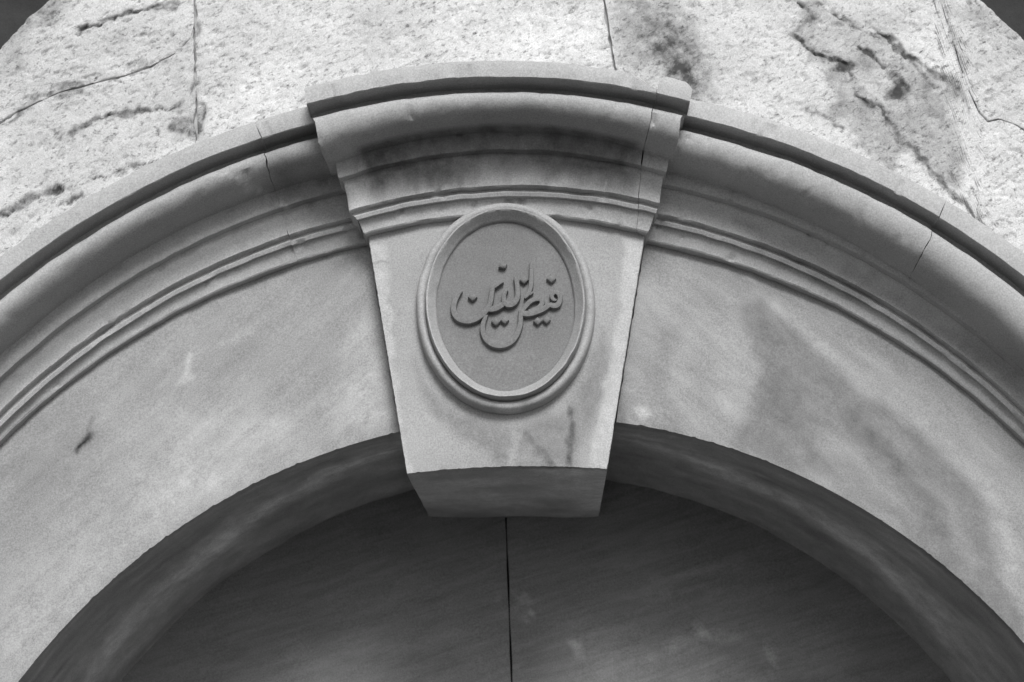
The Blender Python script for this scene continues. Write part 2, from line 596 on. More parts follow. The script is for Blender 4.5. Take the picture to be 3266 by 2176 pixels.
def face_marks(V):
    f = V[:, 1] < 0.012
    ph = np.arctan2(V[:, 0] - OX, V[:, 2] - OZ)
    t = V[:, 1] / NICHE
    Q = np.c_[ph * 1.3, V[:, 1], V[:, 1] * 0]
    mid = np.interp(np.abs(ph), [.15, .3, .6, 1.0, 1.3], [.22, .36, .52, .66, .75])
    band = np.exp(-((t - mid + .05 * fbm(Q, 5, 3, 8)) / .13) ** 2) * (.75 - .35 * sstep(.75, 1.2, np.abs(ph)))  # caught light painted as a pale band along the soffit hollow
    low = np.exp(-((t - mid - .05) / .05) ** 2) * .3          # sharp lower lip of the pale band
    s = band * (1 + .5 * fbm(Q, 9, 3, 3)) + low + .12 + .22 * sstep(.62, .9, t) + .22 * fbm(Q * np.array([1, 5, 1]), 6, 4, 12)
    return np.where(f, 1.25 * am(V), s)


for side in (-1, 1):
    a = Acc()
    n, m = 230, 60
    G = np.zeros((n, m, 3))
    for j in range(m):
        v = j / (m - 1)
        rf = mix(rB, mix(rA, rA, 0, .02), v)
        pe = side * 0.2
        for _ in range(6):
            r = float(rf(pe)); z = OZ + r * math.cos(pe)
            xk = kx(z, side) + side * (.0014 if side < 0 else .0006)
            pe = math.asin((xk - OX) / r)
        s = np.linspace(0, 1, n)
        ph = side * math.radians(90) + (pe - side * math.radians(90)) * s
        G[:, j] = pol(rf(ph), ph, 0.0)
    Q = G.reshape(-1, 3)
    G[..., 1] += (fbm(Q, 5, 3, 3) * .003 + fbm(Q, 40, 3, 8) * .0005).reshape(n, m)
    # worn arris: the outermost rows turn back a little
    arr = np.linspace(0, 1, m)
    G[:, 0, 1] += .006
    rag = fbm(G[:, 0], 70, 3, 4)
    G[:, 0, 2] += np.maximum(0, np.abs(rag) - .45) * .006
    G[:, 1] = G[:, 1] * .15 + G[:, 0] * .85 - np.array([0, .004, 0])
    edg = fbm(G[-1], 40, 3, 14)
    G[-1, :, 0] += side * np.maximum(0, np.abs(edg) - .35) * .0035
    G[-1, :, 1] += .006
    G[-2] = G[-1] * .8 + G[-2] * .2
    G[-2, :, 1] -= .004
    a.grid(G)
    # soffit, slightly hollow
    ns = 26
    Sf = np.zeros((n, ns, 3))
    front = G[:, 0]
    phf = np.arctan2(front[:, 0] - OX, front[:, 2] - OZ)
    rfr = np.hypot(front[:, 0] - OX, front[:, 2] - OZ)
    for k in range(ns):
        t = k / (ns - 1)
        y = front[:, 1] * (1 - t) + (NICHE + .03) * t
        hol = .022 * math.sin(math.pi * min(1, t / .95)) ** 1.0 * (1 if t < .5 else .8)
        r = rfr * (1 - t) + rC(phf) * t + hol
        Sf[:, k] = pol(r, phf, y)
    Qs = Sf[:, 1:].reshape(-1, 3)
    Sf[:, 1:, 2] += (fbm(Qs, 7, 3, 55) * .004 + fbm(Qs, 40, 2, 56) * .0006).reshape(n, ns - 1)
    a.grid(Sf)
    # joint face beside the keystone
    e = G[-1]
    q = e.copy(); q[:, 1] = NICHE
    a.grid(np.stack([e, q], 0))
    # jamb: the stone runs straight down to the ground
    low = G[0].copy(); low[:, 2] = 0
    a.grid(np.stack([G[0], low], 0))
    l2 = Sf[0].copy(); l2[:, 2] = 0
    a.grid(np.stack([Sf[0], l2], 0))
    o = a.build('voussoir', M_ARCH if side < 0 else M_ARCH_R, arch, face_marks, 50)
    o['label'] = ('left curved marble voussoir with soft pale clouds' if side < 0 else 'right curved marble voussoir with a long grey stain')

cm = Marks(0.012, 20, 61)
cm.line([(0, 860), (150, 690), (330, 560), (480, 470), (640, 420)], -.12, -.10, .04, .05)
cm.poly([(600, 350), (720, 330), (775, 400), (760, 470), (640, 470)], -.14, -.22, .03)
cm.line([(480, 418), (560, 428), (650, 465)], -.15, .40, .003, .004)
cm.line([(620, 470), (720, 440), (790, 440)], -.10, -.25, .03, .04)
cm.poly([(1690, 500), (1900, 590), (2080, 690), (2353, 850), (2353, 900), (2080, 720), (1800, 590)], -.09, -.35, .02)
cm.poly([(1585, 260), (1900, 330), (2150, 500), (1900, 400), (1600, 300)], -.2, .10, .03)

profc = moulding(rF, rJ, rH, rL, rA, 0.0, FAS)
mc = len(profc)
JL = (phi_of(atd(640, 470, -.09)), phi_of(atd(597, 305, -.22)))
JR = (phi_of(atd(2085, 655, -.09)), phi_of(atd(2158, 492, -.22)))


def joint(J, g):
    # straight across the cornice, vanishing below the frieze
    def f(t):
        i = t * (mc - 1)
        s = min(1.0, max(0.0, (i - 18) / (mc - 24)))
        gap = g * (1.0 + .5 * math.sin(i * 2.1)) if i > 23 else 0.0
        return J[0] + (J[1] - J[0]) * s + 0.0009 * math.sin(i * 1.3) * s + gap
    return f


KEYL = phi_of(at(1080, 560, -.1)) + .03
KEYR = phi_of(at(2140, 560, -.1)) - .03
H90 = math.radians(90)
for nm_, pa, pb, n, sh, lab in (
        ('cornice_stone', -H90, joint(JL, -.0004), 200, (0, 0), 'long left cornice stone'),
        ('cornice_stone', joint(JL, .0004), KEYL, 40, (.001, 0), 'short darker cornice stone beside the keystone'),
        ('cornice_stone', KEYR, joint(JR, -.0004), 120, (0, 0), 'long right cornice stone'),
        ('cornice_stone', joint(JR, .0004), H90, 120, (.0008, -.0005), 'cornice stone at the right edge')):
    a = Acc()
    G = strip(a, profc, pa, pb, n, seed=int(100 + n), shift=sh)
    if n in (200, 120) and (pa == -H90 or pb == H90):   # runs straight down beside the jamb
        row = G[0] if pa == -H90 else G[-1]
        low = row.copy(); low[:, 2] = 0
        a.grid(np.stack([row, low], 0))
    o = a.build(nm_, M_CORN, arch, cm, 35)
    o['label'] = lab

# ------------------------------------------------------------------ keystone
key = thing('keystone', 'large projecting wedge keystone with an oval medallion and a cornice of its own', 'keystone', (0, 0, ZC + 1.15))
zz = lambda pts: [(900 + a / 1.681, 180 + b / 1.681) for a, b in pts]
kF = Rail(zz([(135, 262), (400, 205), (700, 145), (1000, 118), (1200, 116), (1500, 135), (1800, 175), (2000, 210), (2180, 240)]), -.32, 30)
kJ = Rail(zz([(285, 560), (480, 505), (800, 435), (1080, 398), (1250, 393), (1500, 413), (1750, 462), (1930, 502), (2070, 540)]), -.19, 30)
kH = Rail(zz([(300, 655), (480, 610), (800, 540), (1080, 505), (1250, 500), (1500, 515), (1750, 555), (1930, 595), (2060, 625)]), -.17, 30)
kL_ = Rail(zz([(395, 855), (700, 778), (1000, 737), (1250, 728), (1500, 737), (1800, 778), (2010, 818)]), -.13, 30)
kA = Rail(zz([(440, 960), (600, 925), (900, 858), (1520, 880), (1700, 900), (1950, 940)]), -.085, 30)
profk = moulding(kF, kJ, kH, kL_, kA, YK, 0.042)
mk = len(profk)
IOV, ILIP = 36, mk - 7                     # end of the ovolo, bottom of the fascia
# how far each piece of the moulding returns round the sides: (x in the detail view, at which depth) -> angle
endL = [(Z1(455, 975, -.07), 0), (Z1(440, 960, -.1), 3), (Z1(395, 860, -.13), 10), (Z1(352, 810, -.14), 15), (Z1(340, 705, -.15), 20),
        (Z1(300, 650, -.18), 23), (Z1(288, 585, -.185), 25), (Z1(240, 552, -.22), 28), (Z1(205, 490, -.245), 31), (Z1(175, 330, -.28), IOV),
        (Z1(132, 266, -.32), ILIP), (Z1(130, 200, -.32), mk - 1)]
endR = [(Z1(1953, 955, -.07), 0), (Z1(1962, 940, -.1), 3), (Z1(2008, 822, -.13), 10), (Z1(2022, 795, -.14), 15), (Z1(2034, 690, -.15), 20),
        (Z1(2058, 628, -.18), 23), (Z1(2072, 560, -.185), 25), (Z1(2098, 540, -.22), 28), (Z1(2118, 470, -.245), 31), (Z1(2143, 300, -.28), IOV),
        (Z1(2188, 242, -.32), ILIP), (Z1(2196, 175, -.32), mk - 1)]


def endfun(tab):
    xs = [i / (mk - 1) for _, i in tab]
    ys = [phi_of(p) for p, _ in tab]
    return lambda t: float(np.interp(t, xs, ys))


crk = [(Z1(1905, 935, -.1), 0), (Z1(1905, 800, -.13), 15), (Z1(1920, 625, -.17), 22), (Z1(1935, 525, -.2), 26), (Z1(1955, 470, -.24), 31),
       (Z1(1985, 285, -.28), IOV), (Z1(2005, 215, -.32), ILIP), (Z1(2020, 150, -.32), mk - 1)]
km = Marks(0.010, 26, 81)
# black crust in the hollow under the ovolo
kc = Marks(0.0025, 60, 83)
kc.poly(zz([(380, 640), (900, 600), (1300, 690), (1600, 600), (1700, 690), (1880, 750), (1500, 720), (1000, 700), (500, 770)]), -.15, -.32, .03, conv=at)
kc.line(zz([(1450, 680), (1600, 640), (1800, 650)]), -.15, .25, .010, .012, conv=at)
kc.line(zz([(560, 690), (640, 670)]), -.15, .2, .02, .02, conv=at)
km.poly([(1100, 620), (1170, 600), (1190, 640), (1110, 670)], -.15, .25, .02, conv=at)
km.poly([(1850, 590), (2010, 560), (2100, 600), (2095, 660), (1980, 640)], -.15, .15, .02, conv=at)
km.line([(1560, 355), (1750, 340), (2080, 360)], -.25, -.06, .03, .04, conv=at)
ftop = lambda ph: kF(ph)


def top_main(ph, r, j, m):
    # fascia, chipped away towards the crack at its right end
    base = kF(ph)
    pc = phi_of(Z1(2010, 180, -.32))
    k = sstep(pc - .035, pc, ph) * .55 + sstep(pc - .10, pc - .07, ph) * .08
    return np.where(r > base + .004, base + (r - base) * (1 - k), r)


def top_end(ph, r, j, m):
    base = kF(ph)
    p0, p1 = phi_of(Z1(2020, 180, -.32)), phi_of(Z1(2196, 200, -.32))
    u = np.clip((ph - p0) / (p1 - p0), 0, 1)
    bulge = 1.12 - .9 * np.clip(np.abs(u - .45) * 2 - .55, 0, 1) ** 1.6
    return np.where(r > base + .004, base + (r - base) * bulge, r)


a = Acc()
cf = endfun(crk)
strip(a, profk, endfun(endL), lambda t: cf(t) - (.0004 if t * (mk - 1) > 22 else 0), 130, cap_y=.04, seed=301, top=top_main)
CR0, CR1 = phi_of(Z1(430, 560, -.2)), phi_of(Z1(1925, 515, -.2))


def key_crust(V):
    # black crust grown in the hollow between ovolo and frieze, not at the washed ends
    ph = np.arctan2(V[:, 0] - OX, V[:, 2] - OZ)
    r = np.hypot(V[:, 0] - OX, V[:, 2] - OZ)
    nz = fbm(np.c_[V[:, 0], V[:, 2], V[:, 1]], 30, 4, 91)
    nl = fbm(np.c_[V[:, 0] * 2.5, V[:, 2], V[:, 1]], 9, 3, 95)
    side = sstep(CR0 - .012, CR0 + .016, ph + .010 * nz) * (1 - sstep(CR1 - .018, CR1 + .012, ph + .010 * nz))
    lowr = kH(ph) - .038 - .020 * nl
    band = (1 - sstep(kJ(ph) + .006, kJ(ph) + .014, r)) * sstep(lowr - .045, lowr + .022, r)
    band *= (V[:, 1] < YK - .06) * (1 - .75 * (V[:, 1] < YK - .150))
    return np.maximum(km(V) + kc(V) - .60 * band * side * (1 + .15 * nz), -.70)


a.build('cornice', M_CORN, key, key_crust, 35)
a = Acc()
strip(a, profk, lambda t: cf(t) + (.0004 if t * (mk - 1) > 22 else 0), endfun(endR), 30, cap_y=.04, seed=331, top=top_end, shift=(.0006, 0))
o = a.build('cornice_end', M_CORN, key, key_crust, 35)
o['label'] = 'cracked-off end piece of the keystone cornice'

# wedge block
kb = Marks(0.006, 30, 91)
kb.poly([(845, 555), (889, 560), (893, 640), (899, 700), (924, 1000), (945, 1090), (920, 1090), (890, 860)], YK, .30, .005)
kb.poly([(1438, 555), (1490, 555), (1465, 760), (1425, 1000), (1398, 1090), (1345, 1090), (1373, 960), (1400, 850), (1425, 700)], YK, .32, .006)
kb.poly([(950, 830), (975, 880), (1040, 950), (1175, 985), (1300, 940), (1350, 850), (1390, 760), (1395, 900), (1340, 1000), (1325, 1078),
         (1250, 1078), (1225, 1020), (1190, 1000), (1186, 1078), (1150, 1078), (1110, 1030), (1050, 1000), (985, 930)], YK, -.32, .02)
kb.poly([(1195, 995), (1215, 990), (1265, 1050), (1280, 1078), (1190, 1078)], YK, -.24, .004)
kb.line([(1310, 940), (1312, 1000), (1306, 1078)], YK, -.28, .012, .005)
kb.line([(1176, 995), (1176, 1078)], YK, .24, .008, .006)
kb.poly([(940, 700), (960, 900), (1060, 1040), (930, 1075), (900, 800)], YK, .06, .03)
kb.line([(862, 602), (890, 603)], YK, -.5, .003, .004)
kb.poly([(1295, 1090), (1330, 1095), (1310, 1130), (1340, 1185), (1230, 1190), (1290, 1150)], .3, .0, .01)


def key_marks(V):
    low = V[:, 1] > YK + .02
    return np.where(low, .28 + 0.34 * fbm(V, 9, 4, 5) + .3 * sstep(.10, .16, V[:, 0] + .03 * fbm(V, 12, 3, 6)), kb(V))


a = Acc()
n, m = 70, 110
G = np.zeros((n, m, 3))
kbot_c = atd(1165, 1074, YK)[2]
kbot_e = atd(935, 1090, YK)[2]
for j in range(m):
    v = j / (m - 1)
    for i in range(n):
        u = i / (n - 1)
        s = abs(2 * u - 1)
        zb = kbot_c + (kbot_e - kbot_c) * s * s
        phu = (u - .5) * .36
        zt = OZ + float(kA(phu)) * math.cos(phu) + .02
        z = zt + (zb - zt) * v
        xl, xr = kx(z, -1), kx(z, 1)
        G[i, j] = (xl + (xr - xl) * u, YK, z)
Q = G.reshape(-1, 3)
G[..., 1] += (fbm(Q, 7, 3, 13) * .0015 + fbm(Q, 45, 3, 18) * .0004).reshape(n, m)
wear = np.maximum(0, np.abs(fbm(Q, 90, 3, 19)) - .2).reshape(n, m)
G[:, -1, 1] += .004 + .003 * wear[:, -1]
G[:, -1, 2] += .004 * wear[:, -1]
G[:, -2] = G[:, -1] * .75 + G[:, -2] * .25
G[:, -2, 1] -= .003
for e, e2, sd_ in ((0, 1, 1), (-1, -2, -1)):
    G[e, :, 0] += sd_ * .0018 * wear[e]
    G[e, :, 1] += .004
    G[e2] = G[e] * .8 + G[e2] * .2
    G[e2, :, 1] -= .003
a.grid(G)
# sides back to the niche, underside
nb = 24
bk = [atd(985, 1188, NICHE), atd(1376, 1188, NICHE)]
under = np.zeros((n, nb, 3))
for k in range(nb):
    t = k / (nb - 1)
    for i in range(n):
        u = i / (n - 1)
        p0 = G[i, -1]
        xb = bk[0][0] + (bk[1][0] - bk[0][0]) * u
        zb = bk[0][2] + (bk[1][2] - bk[0][2]) * u + .004 * (abs(2 * u - 1) ** 8)
        under[i, k] = (p0[0] * (1 - t) + xb * t, p0[1] * (1 - t) + (NICHE + .02) * t, p0[2] * (1 - t) + zb * t)
under[:, 1:, 2] += (fbm(under[:, 1:].reshape(-1, 3), 8, 3, 23) * .003).reshape(n, nb - 1)
a.grid(under)
for e in (0, -1):
    top = G[e]
    q = top.copy()
    q[:, 1] = NICHE + .02
    # the back edge runs down to the underside
    vv = np.linspace(0, 1, m)
    q[:, 2] = top[0, 2] + (under[e, -1, 2] - top[0, 2]) * vv
    q[:, 0] = top[:, 0] + (under[e, -1, 0] - top[-1, 0]) * vv
    sidegrid = np.zeros((m, nb, 3))
    for k in range(nb):
        t = k / (nb - 1)
        sidegrid[:, k] = top * (1 - t) + q * t
    sidegrid[-1] = under[e]
    a.grid(sidegrid)
a.build('wedge_block', M_KEY, key, key_marks, 50)

# ------------------------------------------------------------------ medallion
YM = YK - .03
ec = (at(1326, 985, YM) + at(1900, 985, YM)) / 2
eT, eB = at(1615, 644, YM), at(1615, 1312, YM)
ea = (at(1900, 985, YM)[0] - at(1326, 985, YM)[0]) / 2
eb = (eT[2] - eB[2]) / 2
ezc = (eT[2] + eB[2]) / 2
exc = ec[0]
NA = 220
th = np.linspace(0, 2 * math.pi, NA, endpoint=False)


def ell(t, y, wob=0.0):
    r = np.stack([exc + (ea - t) * np.cos(th), np.full(NA, y), ezc + (eb - t) * np.sin(th)], -1)
    return r


YP = YK - .024
med = Acc()
P = np.stack([ell(*p) for p in ((-.001, YK + .02), (0, YK - .016), (.0012, YK - .026), (.0045, YK - .0345), (.010, YK - .0385), (.015, YK - .038),
                                (.020, YK - .034), (.0225, YK - .029), (.0230, YK - .044), (.0240, YK - .056), (.0258, YK - .060),
                                (.0285, YK - .0595), (.0320, YK - .054), (.038, YK - .044), (.043, YK - .036), (.0455, YK - .033), (.0462, YK - .028), (.0475, YP + .004))], 1)
P = P + np.stack([fbm(P.reshape(-1, 3), 30, 3, s) for s in (401, 402, 403)], -1).reshape(P.shape) * .0009
med.grid(P, close=True)
mm = Marks(.004, 40, 7)
mm.poly([(1140, 930), (1200, 930), (1200, 948), (1140, 948)], YM, .35, .006)
mm.line([(975, 640), (985, 760), (1010, 830)], YM, .10, .02, .03)
rim = med.build('medallion', M_RIM, key, mm, 45)
pa = Acc()
rr = np.linspace(0.0, 1.0, 40)
D = np.stack([np.stack([exc + (ea - .0455) * s * np.cos(th), np.full(NA, YP), ezc + (eb - .0455) * s * np.sin(th)], -1) for s in rr], 1)
D[..., 1] += (fbm(D.reshape(-1, 3), 9, 3, 77) * .0012).reshape(NA, 40)
D[:, 0] = D[:, 0].mean(0)
pa.grid(D, close=True)
pm = Marks(.01, 20, 9)
pm.poly([(1030, 780), (1140, 830), (1280, 780), (1300, 850), (1160, 890), (1040, 850)], YP, .12, .05)
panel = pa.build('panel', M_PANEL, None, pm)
panel.parent = rim

# inscription: raised strokes on the panel
T = lambda zx, zy: at(1400 + zx / 5.058, 820 + zy / 5.058, YP)
PXM = 1 / (5.058 * 1436.0)
strokes = [
    # bowl of the last letter, with its hooked head
    ([(372, 572, 16), (310, 640, 34), (258, 740, 42), (240, 850, 44), (268, 950, 52), (345, 1018, 60), (470, 1046, 60), (600, 1012, 56), (715, 935, 50),
      (795, 840, 44), (838, 720, 40), (856, 600, 38), (872, 520, 36), (930, 476, 34), (985, 446, 26), (1040, 425, 14)], .0100),
    # joined stroke from the middle letter down to the bowl
    ([(1120, 775, 40), (1060, 768, 40), (1005, 805, 46), (930, 845, 50), (850, 868, 46), (790, 880, 26)], .0096),
    # tall stroke curving under
    ([(1222, 350, 16), (1255, 440, 34), (1272, 560, 40), (1268, 670, 42), (1225, 750, 48), (1160, 790, 52), (1095, 785, 48), (1055, 740, 40),
      (1050, 660, 34), (1072, 590, 30), (1110, 560, 16)], .0104),
    # slender upright
    ([(1482, 110, 14), (1490, 220, 30), (1492, 340, 34), (1488, 450, 36), (1465, 560, 34), (1425, 640, 28), (1385, 690, 14)], .0092),
    # long base stroke with the round head at its right end
    ([(1300, 880, 26), (1370, 935, 46), (1470, 935, 50), (1580, 905, 48), (1690, 860, 44), (1780, 800, 40), (1850, 810, 44), (1915, 795, 44),
      (1950, 725, 40), (1948, 650, 38), (1900, 595, 36), (1845, 605, 34), (1820, 660, 32), (1850, 712, 28), (1900, 722, 14)], .0098),
    # flat oval loop
    ([(1345, 900, 24), (1400, 820, 36), (1470, 745, 38), (1555, 705, 38), (1630, 705, 38), (1665, 755, 38), (1630, 825, 40), (1550, 880, 40), (1450, 905, 34)], .0094),
    # great bowl below
    ([(1320, 905, 30), (1318, 990, 36), (1318, 1080, 38), (1292, 1190, 42), (1235, 1310, 46), (1140, 1400, 54), (1010, 1440, 60), (880, 1422, 58),
      (770, 1345, 50), (715, 1230, 42), (715, 1110, 38), (750, 1010, 30), (785, 965, 14)], .0102),
    # small comma-shaped mark
    ([(1430, 640, 14), (1470, 612, 28), (1520, 590, 12)], .0080),
]


def spline(pts, n):
    P = np.array(pts, float)
    t = np.arange(len(P))
    d = np.gradient(P, axis=0)
    q = np.linspace(0, len(P) - 1, n)
    i = np.minimum(q.astype(int), len(P) - 2)
    u = (q - i)[:, None]
    h = lambda a, b, c, e: a * (2 * u ** 3 - 3 * u ** 2 + 1) + b * (u ** 3 - 2 * u ** 2 + u) + c * (-2 * u ** 3 + 3 * u ** 2) + e * (u ** 3 - u ** 2)
    return h(P[i], d[i], P[i + 1], d[i + 1])


M_LET = M_PANEL
for pts, hgt in strokes:
    Q = spline(pts, 10 * len(pts))
    C = np.array([T(a, b) for a, b, _ in Q])
    hw = np.maximum(Q[:, 2] * 1.16, 9) * PXM
    hgt *= 1.4
    tg = np.gradient(C, axis=0)
    tg[:, 1] = 0
    tg /= np.linalg.norm(tg, axis=1)[:, None]
    nrm = np.stack([-tg[:, 2], np.zeros(len(C)), tg[:, 0]], -1)
    yb = YP + .002
    sec = ((-1.0, .0), (-.98, hgt * .7 + .002), (-.80, hgt + .0016), (-.3, hgt + .0023), (.3, hgt + .0023), (.80, hgt + .0016), (.98, hgt * .7 + .002), (1.0, 0))
    G = np.zeros((len(C), len(sec), 3))
    for j, (o_, h_) in enumerate(sec):
        G[:, j] = C + nrm * (hw * o_)[:, None]
        G[:, j, 1] = yb - h_
    a = Acc().grid(G)
    a.face(G[0]); a.face(G[-1])
    o = a.build('letter_stroke', M_LET, None, None, 50)
    o.parent = rim
for cx_, cz_, w_, h_, rot in ((545, 668, 78, 62, 0), (1030, 165, 84, 48, 0.5), (1372, 392, 76, 62, 0), (1812, 372, 82, 66, 0),
                              (918, 1062, 76, 66, 0), (1062, 1040, 72, 62, 0), (1592, 1055, 72, 62, 0), (1735, 1035, 70, 60, 0)):
    a = Acc()
    c = T(cx_, cz_)
    rings = []
    for s, y in ((1.0, YP + .002), (.97, YP - .010), (.70, YP - .0125), (.01, YP - .0132)):
        ring = []
        for k in range(8):
            t = math.pi / 4 * k + rot
            rad = 1.0 if k % 2 == 0 else .76
            ring.append((c[0] + math.cos(t) * rad * s * w_ * PXM, y, c[2] + math.sin(t) * rad * s * h_ * 1.15 * PXM))
        rings.append(ring)
    a.grid(np.array(rings).transpose(1, 0, 2), close=True)
    o = a.build('letter_dot', M_LET, None, None, 50)
    o.parent = rim

# ------------------------------------------------------------------ rough stone wall of the lunette above
wall = thing('rough_stone_wall', 'pale rough cracked limestone wall above the arch cornice', 'wall', (0, 0, ZC + 1.9))
YW = -0.03
RCX, RCZ, RR = -.0114, ZC + 1.2417, 1.543


def ring_top(x):
    return RCZ + np.sqrt(np.maximum(RR ** 2 - (x - RCX) ** 2, 0.0))


phs = np.linspace(-H90, H90, 1200)
bx_, bz_ = pol(rF(phs) - .03, phs, 0)[:, 0], pol(rF(phs) - .03, phs, 0)[:, 2]


def arch_top(x):
    return np.interp(x, bx_, bz_)


Z4 = lambda zx, zy: at(zx / 2.119, zy / 2.119, YW)[[0, 2]]
Z5 = lambda zx, zy: at(2100 + zx / 1.96, zy / 1.96, YW)[[0, 2]]
L1 = np.array([Z4(*p) for p in ((-300, 990), (0, 825), (110, 755), (400, 625), (640, 560), (850, 510), (1040, 430), (1180, 360), (1290, 250), (1330, 140), (1345, 100))])
L1x, L1z = L1[:, 0], L1[:, 1]


def l1(x):
    return np.minimum(np.interp(x, L1x, L1z), ring_top(x) - .001)


cracks = [  # polyline, half width, depth
    ([Z4(*p) for p in ((-60, 1490), (0, 1460), (80, 1410), (160, 1375), (240, 1340), (330, 1310), (430, 1275))], .008, .016),
    ([Z4(*p) for p in ((430, 1290), (540, 1245), (640, 1225), (740, 1190), (820, 1160))], .0025, .008),
    ([Z4(*p) for p in ((880, 1120), (960, 1105), (1050, 1075))], .003, .009),
    ([Z4(*p) for p in ((370, 930), (480, 895), (580, 850), (660, 805), (740, 780))], .0040, .010),
    ([Z4(*p) for p in ((720, 785), (800, 765), (880, 755), (980, 745), (1080, 735), (1200, 715))], .0085, .014),
    ([Z4(*p) for p in ((540, 205), (640, 170), (740, 140), (820, 110), (900, 80), (1040, 50), (1200, 30))], .0045, .010),
    ([Z4(*p) for p in ((380, 1400), (450, 1370), (540, 1310))], .003, .007),
    ([Z4(*p) for p in ((1180, 860), (1250, 830), (1320, 870))], .010, .008),
    ([Z5(*p) for p in ((870, 10), (930, 60), (960, 110), (880, 170), (850, 210), (900, 260), (960, 320), (1060, 355), (1180, 400), (1210, 470), (1220, 560), (1290, 620), (1340, 665))], .0055, .012),
    ([Z5(*p) for p in ((1370, 650), (1440, 760), (1490, 850), (1560, 920), (1600, 940), (1680, 1040), (1760, 1150), (1860, 1240), (1920, 1260), (1940, 1320), (2020, 1410), (2130, 1520))], .0050, .013),
    ([Z5(*p) for p in ((980, 0), (1080, 70), (1190, 130), (1290, 185), (1380, 235))], .0025, .006),
    ([Z5(*p) for p in ((1340, 200), (1420, 225), (1500, 310), (1580, 355), (1660, 410), (1740, 480), (1830, 500), (1890, 530))], .0055, .012),
    ([Z5(*p) for p in ((1240, 290), (1310, 330), (1400, 410), (1480, 480), (1535, 550), (1500, 590), (1430, 615))], .0070, .010),
    ([Z5(*p) for p in ((930, 680), (1010, 700), (1060, 740), (1140, 800))], .0025, .006),
    ([Z5(*p) for p in ((1600, 400), (1660, 480), (1710, 540))], .0025, .006),
    ([Z5(*p) for p in ((1080, 430), (1180, 430), (1200, 400))], .0035, .007),
]
wm = Marks(0.02, 24, 201)
c5 = lambda a, b, Y: at(2100 + a / 1.96, b / 1.96, Y)
wm.poly([(880, 20), (960, 20), (1090, 100), (1400, 235), (1560, 370), (1830, 510), (1900, 560), (1940, 660), (1790, 720), (1850, 900), (1920, 1150), (1900, 1260),
         (1600, 960), (1430, 1070), (1300, 930), (1060, 730), (1080, 600), (1050, 450), (960, 330), (850, 210)], YW, -.36, .012, conv=c5)
wm.poly([(1220, 450), (1400, 420), (1500, 540), (1400, 620), (1290, 600)], YW, .18, .012, conv=c5)
wm.poly([(1000, 90), (1150, 120), (1500, 310), (1750, 520), (1600, 500), (1300, 330), (1000, 250)], YW, .14, .02, conv=c5)
wm.poly([(1250, 60), (1500, 60), (1550, 150), (1430, 230), (1250, 150)], YW, -.18, .03, conv=c5)
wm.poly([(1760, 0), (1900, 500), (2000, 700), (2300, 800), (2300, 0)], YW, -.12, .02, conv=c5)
wm.poly([(1900, 60), (2000, 0), (2300, 300), (2300, 420), (2100, 220)], YW, -.28, .05, conv=c5)  # painted shade fading into the top right corner
wm.poly([(1390, -60), (1560, -60), (1580, 60), (1640, 170), (1600, 240), (1540, 230), (1470, 160), (1415, 150)], YW, -.40, .05)
wm.poly([(1480, 60), (1590, 70), (1640, 200), (1590, 235), (1530, 150)], YW, -.34, .05)
wm.poly([(1150, 0), (1390, 0), (1400, 140), (1180, 130)], YW, .15, .04)
wm.poly([(390, 100), (460, 60), (470, 200), (440, 280), (410, 260)], YW, -.14, .03)
wm.poly([(410, 270), (460, 250), (470, 320), (420, 320)], YW, -.30, .02)
wm.poly([(0, 60), (140, -40), (200, -40), (0, 175)], YW, -.40, .05)  # soft edge of the top left corner's shade, painted on the wall
wm.poly([(800, 0), (960, 0), (960, 90), (850, 130)], YW, -.10, .05)
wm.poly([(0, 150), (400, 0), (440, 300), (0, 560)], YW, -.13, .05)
wm.poly([(480, 0), (700, 0), (640, 180), (480, 260)], YW, -.07, .06)
wm.poly([(560, 20), (760, 60), (720, 200), (560, 240)], YW, .06, .06)


wm.poly([(612, 75), (628, 55), (648, 62), (640, 108), (618, 112)], YW, -.45, .008, conv=at)
wm.poly([(612, 245), (640, 236), (645, 262), (628, 270)], YW, -.5, .008, conv=at)
wm.line([(628, 260), (626, 330), (628, 440)], YW, -.35, .006, .006, conv=at)
wm.line([(0, 388), (60, 352), (130, 322), (200, 292), (300, 264)], YW, -.40, .010, .008, conv=at)
wm.line([(420, 228), (480, 205), (540, 186)], YW, -.35, .008, .006, conv=at)
wm.poly([(1220, 105), (1270, 95), (1290, 115), (1240, 130)], YW, -.25, .015, conv=at)


def wall_stain_shade(V):
    s = wm(V)
    Q = np.c_[V[:, 0], V[:, 2], V[:, 1] * 0]
    wx = np.c_[V[:, 0] + .006 * fbm(Q, 60, 3, 91), V[:, 2] + .006 * fbm(Q, 60, 3, 95)]
    wv = np.clip(.75 + 1.1 * fbm(Q, 16, 3, 7), .15, 1.9)
    for pts, hw, dp in cracks:                 # dirt lodged in the cracks
        d, t = seg_dist(wx, pts)
        h = hw * wv
        s += -.50 * (1 - sstep(h * .5, h * 1.6 + .002, d)) - .13 * (1 - sstep(0, .022, d)) * wv
    return np.maximum(s, -.66)


